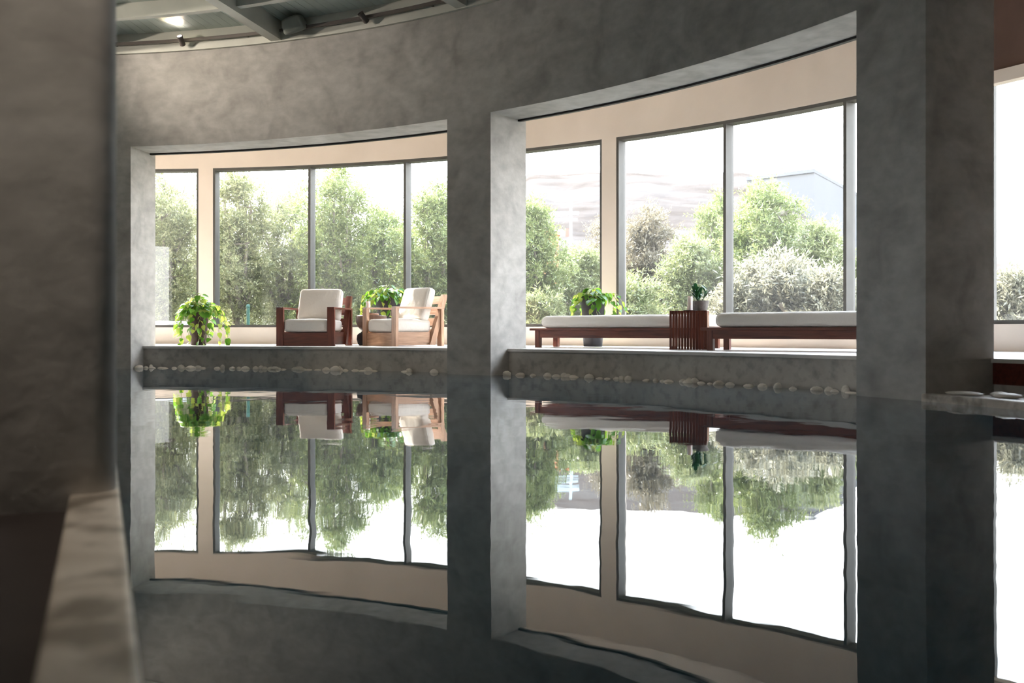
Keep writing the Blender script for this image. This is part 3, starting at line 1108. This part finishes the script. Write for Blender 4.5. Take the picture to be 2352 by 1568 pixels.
pothos(px_d(893, 16.75), [(0.15, 0), (0.16, 0.006), (0.215, 0.83), (0.225, 0.86), (0.205, 0.86), (0.195, 0.80)], POTM,
       'large charcoal pot with trailing plant behind the teak armchair', 0.86, 0.215, 95, 0.20, 0.34,
       [(185, 0.30, 0.22, 10, 0.8), (200, 0.34, 0.34, 10, 0.8), (225, 0.24, 0.40, 8, 0.6), (255, 0.16, 0.42, 7, 0.7), (280, 0.14, 0.40, 6, 0.6), (350, 0.28, 0.14, 7, 0.4), (320, 0.2, 0.15, 6, 0.3), (90, 0.2, 0.2, 6, 0.4)], 8, 0.3)
pothos(px_d(1362, 14.75), [(0.13, 0), (0.14, 0.006), (0.180, 0.72), (0.186, 0.74), (0.168, 0.74), (0.16, 0.68)], POTM,
       'tall charcoal pot with trailing plant behind the daybed mattress', 0.74, 0.18, 70, 0.17, 0.27,
       [(175, 0.20, 0.34, 10, 0.5), (195, 0.20, 0.40, 10, 0.6), (210, 0.26, 0.36, 9, 0.7), (262, 0.12, 0.34, 7, 0.5), (285, 0.12, 0.42, 6, 0.5), (340, 0.22, 0.36, 11, 0.3), (5, 0.30, 0.38, 11, 0.5), (355, 0.38, 0.42, 9, 0.7), (60, 0.2, 0.3, 7, 0.4), (120, 0.2, 0.3, 7, 0.4)], 13, 0.2)


# ------------------------------------------------------------------ pebbles along the waterline
def pebble_mesh(seed):
    r_ = random.Random(seed)
    bm = bmesh.new()
    bmesh.ops.create_icosphere(bm, subdivisions=2, radius=1)
    ph = [r_.uniform(0, 6) for _ in range(4)]
    for v in bm.verts:
        k = 1 + 0.10 * math.sin(2 * v.co.x + ph[0]) + 0.08 * math.sin(2.5 * v.co.y + ph[1]) + 0.06 * math.sin(3 * v.co.z + ph[2])
        v.co *= k
    me = bpy.data.meshes.new('pebble')
    bm.to_mesh(me)
    bm.free()
    me.materials.append(PEBBLE)
    me.polygons.foreach_set('use_smooth', [True] * len(me.polygons))
    return me


PB = [pebble_mesh(i) for i in range(6)]
rp_ = random.Random(21)


def pebble(t, r, s, sz, label, group):
    a, b, c = s * rp_.uniform(0.85, 1.25), s * rp_.uniform(0.7, 0.9), sz
    z = -0.045 + c * 0.97
    o = link('pebble', rp_.choice(PB), None)
    o.location = P(t, r, z)
    o.rotation_euler = (rp_.uniform(-0.2, 0.2), rp_.uniform(-0.2, 0.2), rp_.uniform(-0.5, 0.5) - rad(t))
    o.scale = (a, b, c)
    tag(o, label, 'pebble', group)


g1 = 'pebbles below the armchairs'
l1 = 'pale rounded pebble at the waterline below the armchairs'
t = 9.0
while t < 34.0:
    dens = 1.0 if t < 27 else 0.3
    if 13.9 < t < 15.6:
        dens = 0.45
    s = rp_.uniform(0.042, 0.078)
    if rp_.random() < dens:
        pebble(t, RL - rp_.uniform(0.07, 0.15), s, rp_.uniform(0.030, 0.046), l1, g1)
    if rp_.random() < 0.3 * dens:
        pebble(t + 0.3, RL - rp_.uniform(0.06, 0.08), s * 0.9, rp_.uniform(0.045, 0.056), l1, g1)
    t += math.degrees(2 * s / RL) * rp_.uniform(0.95, 1.25)
pebble(24.6, RL - 0.2, 0.06, 0.06, l1, g1)
g2 = 'pebbles below the daybeds'
l2 = 'pale rounded pebble at the waterline below the daybeds'
t = 39.4
while t < 63.2:
    s = rp_.uniform(0.038, 0.072)
    if rp_.random() < 0.85:
        pebble(t, RL - rp_.uniform(0.07, 0.14), s, rp_.uniform(0.030, 0.050), l2, g2)
    if rp_.random() < 0.22:
        pebble(t + 0.3, RL - rp_.uniform(0.055, 0.075), s * 0.85, rp_.uniform(0.045, 0.06), l2, g2)
    t += math.degrees(2 * s / RL) * rp_.uniform(1.0, 1.5)
pebble(38.7, R + 0.15, 0.05, 0.055, l2, g2)
pebble(8.75, R + 0.12, 0.07, 0.05, l1, g1)
for i, (t, r, s) in enumerate(((68.4, R + 0.16, 0.17), (70.2, R + 0.20, 0.13), (71.8, R + 0.25, 0.10), (69.5, R + 0.30, 0.09))):
    o = link('flat_stone', PB[i], None)
    o.location = P(t, r, 0.05 + 0.022)
    o.rotation_euler = (0, 0, -rad(t))
    o.scale = (s, s * 0.6, 0.022)
    tag(o, ['largest flat tan stone on the pool edge beside the thick pier', 'second flat tan stone along the pool edge from the thick pier',
            'flat tan stone farthest from the thick pier on the pool edge', 'smallest flat tan stone set back from the water by the thick pier'][i], 'stone', 'stones on the pool edge')

# ------------------------------------------------------------------ OUTSIDE
def terr(x, y):
    return 0.05


g = MB()
vs = []
g.arc(RW + 0.3, 150, -80, 140, -0.4, 0.05, n=60)
o = g.build('ground', EARTH)
struct(o, 'sandy garden ground outside the windows', 'ground')


def rot_to(n_, v):
    return v


def leaves_mesh(name, mat, pts, dirs, L, Wf):
    """diamond leaves at pts pointing along dirs"""
    n = len(pts)
    up = rng.normal(size=(n, 3))
    sidev = np.cross(dirs, up)
    sidev /= np.linalg.norm(sidev, axis=1)[:, None] + 1e-9
    nor = np.cross(dirs, sidev)
    L = L * rng.uniform(0.7, 1.3, size=(n, 1))
    Wv = Wf * rng.uniform(0.7, 1.3, size=(n, 1))
    v0 = pts
    v1 = pts + dirs * L * 0.45 + sidev * Wv * 0.5 + nor * L * 0.04
    v2 = pts + dirs * L
    v3 = pts + dirs * L * 0.45 - sidev * Wv * 0.5 + nor * L * 0.04
    V = np.stack([v0, v1, v2, v3], axis=1).reshape(-1, 3)
    me = bpy.data.meshes.new(name)
    me.vertices.add(4 * n)
    me.vertices.foreach_set('co', V.astype(np.float32).ravel())
    me.loops.add(4 * n)
    me.loops.foreach_set('vertex_index', np.arange(4 * n, dtype=np.int32))
    me.polygons.add(n)
    me.polygons.foreach_set('loop_start', np.arange(0, 4 * n, 4, dtype=np.int32))
    me.polygons.foreach_set('loop_total', np.full(n, 4, dtype=np.int32))
    me.update(calc_edges=True)
    me.materials.append(mat)
    return me


def tree(x, y, h, w_, mat, label, name='olive_tree', nclus=230, nleaf=11000, L=0.085, Wf=0.021, trunk=0.09, low=0.12, group='trees in the garden', depth=None, seed=0, lean=0.0):
    """multi-lobed crown on a forked trunk; local origin at the ground"""
    t = thing(name, label, 'tree' if 'tree' in name else 'bush', (x, y, 0.05), 0, group)
    r_ = np.random.default_rng(seed + 100)
    depth = depth or w_
    # lobes spread through an egg-shaped crown give an uneven outline
    nl = 18
    lobes = []
    zc_, hz = h * (low + 1.0) / 2, h * (1.0 - low) / 2
    for i in range(nl):
        f = 1 - 2 * (i + 0.5) / nl
        rr_ = math.sqrt(max(0, 1 - f * f)) * r_.uniform(0.55, 1.0) * 0.62
        a = i * 2.399 + seed * 1.7
        fz = f * r_.uniform(0.72, 0.88)
        wdn = 1.0 - 0.25 * max(0, f)
        lr = 0.26 * w_ * r_.uniform(0.75, 1.2) * (0.7 if i < 2 else 1.0)
        lobes.append((math.cos(a) * rr_ * w_ / 2 * 1.25 * wdn + lean * f * w_, math.sin(a) * rr_ * depth / 2 * 1.25, zc_ + fz * hz, lr, min(lr, hz * 0.3)))
    cl = []
    for k in range(nclus):
        lx, ly, lz, lr, lh = lobes[k % nl]
        d = r_.normal(size=3)
        d /= np.linalg.norm(d)
        q = r_.random() ** 0.45
        cl.append((lx + d[0] * lr * q, ly + d[1] * lr * q, max(0.15, lz + d[2] * lh * 1.3 * q)))
    cl = np.array(cl)
    # branches: trunk to lobes, lobes to clusters
    tb_ = MB()
    fork = Vector((lean * 0.2 * w_, 0, h * 0.22))
    tb_.tube([(0, 0, -0.05), (trunk * 0.4, 0.02, h * 0.10), fork], [trunk * 1.3, trunk, trunk * 0.85], 9)
    tb_.build('trunk', BARK, t, smooth=True)
    br = MB()
    for lx, ly, lz, lr, lh in lobes:
        mid = fork.lerp(Vector((lx, ly, lz)), 0.5) + Vector((0.1 * math.sin(lx * 9), 0.08 * math.cos(ly * 7), 0.10))
        if lz < fork.z:
            mid = fork.lerp(Vector((lx, ly, lz)), 0.5) + Vector((0, 0, 0.15))
        br.tube([fork, mid, (lx, ly, lz)], [trunk * 0.6, trunk * 0.38, trunk * 0.2], 6)
    for k in range(0, nclus, 2):
        c = cl[k]
        l = min(lobes, key=lambda b: (b[0] - c[0]) ** 2 + (b[1] - c[1]) ** 2 + (b[2] - c[2]) ** 2)
        br.tube([l[:3], tuple(c)], [trunk * 0.16, 0.004], 4, cap=False)
    br.build('branches', BARK, t, smooth=True)
    # twigs radiating from clusters, leaves along them
    per = 9
    nleaf = int(nleaf * 2.2)
    ntw = nleaf // per
    ci = r_.integers(nclus, size=ntw)
    d = r_.normal(size=(ntw, 3))
    d[:, 2] += 0.35
    d /= np.linalg.norm(d, axis=1)[:, None]
    tl = r_.uniform(0.14, 0.42, size=(ntw, 1)) * min(1.0, 0.55 + 0.2 * w_)
    start = cl[ci] + r_.normal(size=(ntw, 3)) * 0.05
    pts, dirs = [], []
    for j in range(per):
        s = (j + 0.6) / per
        p = start + d * tl * s
        p[:, 2] -= 0.10 * tl[:, 0] * s * s
        e = d * 0.8 + r_.normal(size=(ntw, 3)) * 0.65
        e /= np.linalg.norm(e, axis=1)[:, None]
        pts.append(p)
        dirs.append(e)
    pts = np.concatenate(pts)
    dirs = np.concatenate(dirs)
    pts[:, 2] = np.maximum(pts[:, 2], 0.06)
    me = leaves_mesh('foliage', mat, pts, dirs, L, Wf)
    link('foliage', me, None, t, kind='stuff')
    return t


def tree_px(x, d, ytop, wpx, mat, label, **kw):
    X = (x - 1176.0) / 2286.7 * d
    h = 0.546 + (762 - ytop) * d / 2286.7 - 0.05
    return tree(X, d, h, wpx * d / 2286.7, mat, label, **kw)


tree_px(375, 20.6, 385, 190, OLIVE, 'olive tree at the left edge of the first window, beside the cream post', seed=1, nleaf=15000)
tree_px(300, 22.5, 400, 220, OLIVE, 'olive tree behind the left window edge, mostly hidden', seed=2)
tree_px(545, 20.4, 378, 190, OLIVE, 'olive tree with arching trunk behind the plant by the cream post', seed=3, nleaf=16000, trunk=0.13)
tree_px(655, 21.8, 430, 190, OLIVE, 'olive tree behind the mahogany armchair', seed=4, nleaf=14000)
tree_px(775, 20.6, 370, 200, OLIVE_G, 'tall green olive tree between the two armchairs', seed=5, nleaf=16000)
tree_px(880, 22.0, 470, 180, OLIVE_G, 'lower green tree behind the charcoal pot', seed=6, nleaf=14000)
tree_px(1000, 20.2, 410, 180, OLIVE_G, 'green tree behind the teak armchair beside the pier', seed=7, nleaf=15000)
tree_px(1120, 21.5, 430, 200, OLIVE, 'green tree hidden behind the middle pier', seed=8)
tree_px(460, 24.0, 470, 260, OLIVE, 'far olive tree filling the gap behind the cream post', seed=9, nleaf=13000)
tree_px(720, 24.5, 500, 260, OLIVE, 'far olive tree seen between mahogany armchair and mullion', seed=10, nleaf=13000)
tree_px(930, 24.5, 520, 260, OLIVE_G, 'far green tree behind the teak armchair', seed=12, nleaf=13000)
tree_px(1215, 19.0, 440, 160, OLIVE_G, 'dense green tree at the left edge of the daybed window', seed=13, nleaf=16000)
tree_px(1335, 20.5, 560, 150, PALELEAF, 'pale bushy tree behind the trailing plant by the daybed', seed=14, nleaf=11000)
tree_px(1485, 20.8, 480, 150, BROWNLEAF, 'brownish dry tree left of the candle', seed=15, nleaf=13000)
tree_px(1400, 23.5, 500, 150, BROWNLEAF, 'thin brownish tree behind the second cream post', seed=16, nleaf=7000)
tree_px(1590, 19.3, 540, 140, PALELEAF, 'pale green bushy tree behind the candle', seed=17, nleaf=13000)
tree_px(1645, 21.0, 440, 110, OLIVE_G, 'narrow green tree crossed by the mullion right of the jade plant', seed=18, nleaf=9000)
tree_px(1755, 18.6, 412, 190, OLIVE_G, 'tall light green tree in front of the white building', seed=19, nleaf=17000, L=0.09)
tree_px(1885, 17.8, 500, 130, PALELEAF, 'pale green tree beside the thick pier', seed=20, nleaf=12000)
tree_px(1965, 17.6, 590, 110, PALELEAF, 'pale bush partly behind the thick pier', name='garden_bush', seed=21, nleaf=8000)
tree_px(1790, 15.9, 600, 220, SILVERLEAF, 'silvery pale bush with bare branches behind the right daybed', name='garden_bush', seed=22, nleaf=12000, L=0.10, Wf=0.026, low=0.2)
tree_px(1690, 15.8, 655, 120, SILVERLEAF, 'low silvery bush beside the mullion right of the jade plant', name='garden_bush', seed=23, nleaf=6000, L=0.10, Wf=0.026)
tree_px(1900, 15.0, 640, 130, SILVERLEAF, 'low silvery bush near the thick pier', name='garden_bush', seed=24, nleaf=7000, L=0.10, Wf=0.026)
tree_px(1240, 17.2, 690, 90, PALELEAF, 'low pale bush at the left end of the daybed', name='garden_bush', seed=25, nleaf=5000, L=0.12)
tree_px(1440, 17.8, 640, 170, PALELEAF, 'low pale bush between the cream post and the candle', name='garden_bush', seed=26, nleaf=8000)
tree_px(2330, 13.6, 628, 130, SILVERLEAF, 'silvery bush outside the window right of the thick pier', name='garden_bush', seed=27, nleaf=7000, L=0.10, Wf=0.026, low=0.2)
tree_px(2440, 14.0, 600, 150, PALELEAF, 'pale bush beyond the right picture edge', name='garden_bush', seed=28, nleaf=6000)

for k, (bx_, bd_, by_) in enumerate(((300, 29, 610), (430, 30, 590), (565, 29, 615), (700, 30, 595), (835, 29, 610), (970, 30, 600), (1100, 29, 610), (1230, 30, 625))):
    tree_px(bx_, bd_, by_, 150, OLIVE, ['far low hedge bush at the left window edge', 'far low hedge bush behind the first cream post', 'far low hedge bush behind the green post', 'far low hedge bush behind the mahogany armchair', 'far low hedge bush between the armchairs', 'far low hedge bush behind the teak armchair', 'far low hedge bush hidden by the middle pier', 'far low hedge bush behind the left end of the daybed'][k],
            name='garden_bush', seed=40 + k, nleaf=8000, low=0.0, L=0.12, Wf=0.03, group='far hedge bushes')

# bare branch leaning out of the silvery bush
br_ = thing('bare_branch', 'thick bare grey branch leaning out of the silvery bush', 'branch', px_d(1850, 15.3, 0.05))
MB().tube([(0.10, 0, 0), (0.02, 0.0, 0.40), (-0.12, 0.0, 0.62), (-0.28, 0.02, 0.80), (-0.40, 0.0, 0.93)], [0.06, 0.055, 0.05, 0.045, 0.04], 8).build('limb', BARK, br_, smooth=True)
MB().tube([(-0.2, 0, 0.70), (-0.32, 0.05, 0.62), (-0.5, 0.05, 0.60)], [0.025, 0.02, 0.01], 6).build('twig', BARK, br_, smooth=True)

# green post among the olive trees
gp = thing('garden_post', 'short dark green post under the olive trees', 'post', px_d(570, 18.9, 0.05))
MB().lathe([(0.030, 0), (0.030, 0.95), (0.035, 0.96), (0.035, 1.0), (0.02, 1.02)], 16).build('shaft', GREENPOST, gp)
# white coping outside the left pane
A = px_d(330, 18.9)
o = MB().box(-0.9, 0.85, -0.15, 0.15, 0.0, 0.70).build('white_garden_wall', WHITEPLASTIC, bevel=0.05)
o.location = (A[0], A[1] - 0.1, 0.05)
o.rotation_euler = (0, 0, rad(-4))
tag(o, 'low rounded white wall outside the left pane', 'wall')

# white block building, corner towards us
bl = thing('white_building', 'plain white block building above the trees', 'building', (0, 0, 0.05))
c0 = Vector(((1870 - 1176) / 2286.7 * 46, 46, 0))
zt = 0.546 + (762 - 398) * 46 / 2286.7
a0 = Vector(((1716 - 1176) / 2286.7 * 48.5, 48.5, 0))
b0 = Vector(((2010 - 1176) / 2286.7 * 58, 58, 0))
d0 = a0 + b0 - c0
ring = [a0, c0, b0, d0]
vs = [(p.x, p.y, 0) for p in ring] + [(p.x, p.y, zt) for p in ring]
MB().add(vs, [(3, 2, 1, 0), (4, 5, 6, 7), (0, 1, 5, 4), (1, 2, 6, 5), (2, 3, 7, 6), (3, 0, 4, 7)]).build('walls', WHITEWALL, bl)
vs = []
cen = (a0 + d0 + b0 + c0) / 4
out = [cen + (p - cen) * 1.012 for p in ring]
vs = [(p.x, p.y, zt - 0.01) for p in out] + [(p.x, p.y, zt + 0.16) for p in out]
MB().add(vs, [(3, 2, 1, 0), (4, 5, 6, 7), (0, 1, 5, 4), (1, 2, 6, 5), (2, 3, 7, 6), (3, 0, 4, 7)]).build('parapet_coping', WHITEWALL, bl)

# rocky hillside
nx, ny = 90, 26
vs, fs = [], []
rh = np.random.default_rng(4)
for j in range(ny):
    for i in range(nx):
        x = -4 + 44 * i / (nx - 1)
        y = 36 + 40 * j / (ny - 1)
        f = j / (ny - 1)
        prof = 1 - (1 - min(1, f / 0.55)) ** 1.6
        h = 9.7 * prof * (0.55 + 0.45 * min(1, max(0, (x + 4) / 5.0))) * (1 - 0.5 * min(1, max(0, (x - 13.0) / 4.0)))
        h += 0.35 * math.sin(x * 0.9 + f * 7) * prof * (1 - prof) * 3 + 0.22 * math.sin(x * 2.3 + 1.7 * math.sin(f * 11)) * (0.15 + prof * (1 - prof))
        vs.append((x, y, h))
for j in range(ny - 1):
    for i in range(nx - 1):
        a = j * nx + i
        fs.append((a, a + 1, a + nx + 1, a + nx))
o = MB().add(vs, fs).build('hillside', HILLM, smooth=True)
struct(o, 'pale sandy rock hillside behind the trees', 'hill')

# pale steel pole with cross arms, white sign with red edge
pl_ = thing('utility_pole', 'pale steel pole with two cross arms and a small sign above the trees', 'pole', px_d(1311, 30, 0.05))
MB().tube([(0, 0, 0), (0, 0, 4.4)], [0.055, 0.045], 10).build('shaft', PALEBLUE, pl_)
MB().box(-0.55, 0.24, -0.05, -0.0, 4.02, 4.12).build('cross_arm', PALEBLUE, pl_)
MB().box(-0.50, 0.20, -0.05, 0.0, 3.84, 3.92).build('cross_arm', PALEBLUE, pl_)
MB().box(-0.17, -0.07, -0.06, -0.02, 3.36, 3.60).build('sign_edge', REDPAINT, pl_)
MB().box(-0.52, -0.17, -0.06, -0.02, 3.38, 3.58).build('sign_board', WHITEPLASTIC, pl_)
# terracotta roofed hut fragments
hut = thing('garden_hut', 'small hut with terracotta gable beside the thick pier', 'hut', px_d(1965, 24, 0.05))
MB().box(-0.45, 0.6, -0.3, 0.6, 0, 1.55).build('walls', TERRA, hut)
MB().add([(-0.6, -0.45, 1.55), (0.75, -0.45, 1.55), (0.75, 0.75, 1.55), (-0.6, 0.75, 1.55), (0.07, -0.45, 2.05), (0.07, 0.75, 2.05)],
         [(0, 1, 4), (3, 5, 2), (0, 4, 5, 3), (1, 2, 5, 4), (0, 3, 2, 1)]).build('roof', TERRA, hut)
ch = thing('brick_pier', 'terracotta brick pier glimpsed through the dense green tree', 'pier', px_d(1266, 27, 0.05))
MB().box(-0.20, 0.20, -0.2, 0.2, 0, 3.1).build('shaft', TERRA, ch)
MB().box(-0.24, 0.24, -0.24, 0.24, 3.1, 3.2).build('cap', TERRA, ch)
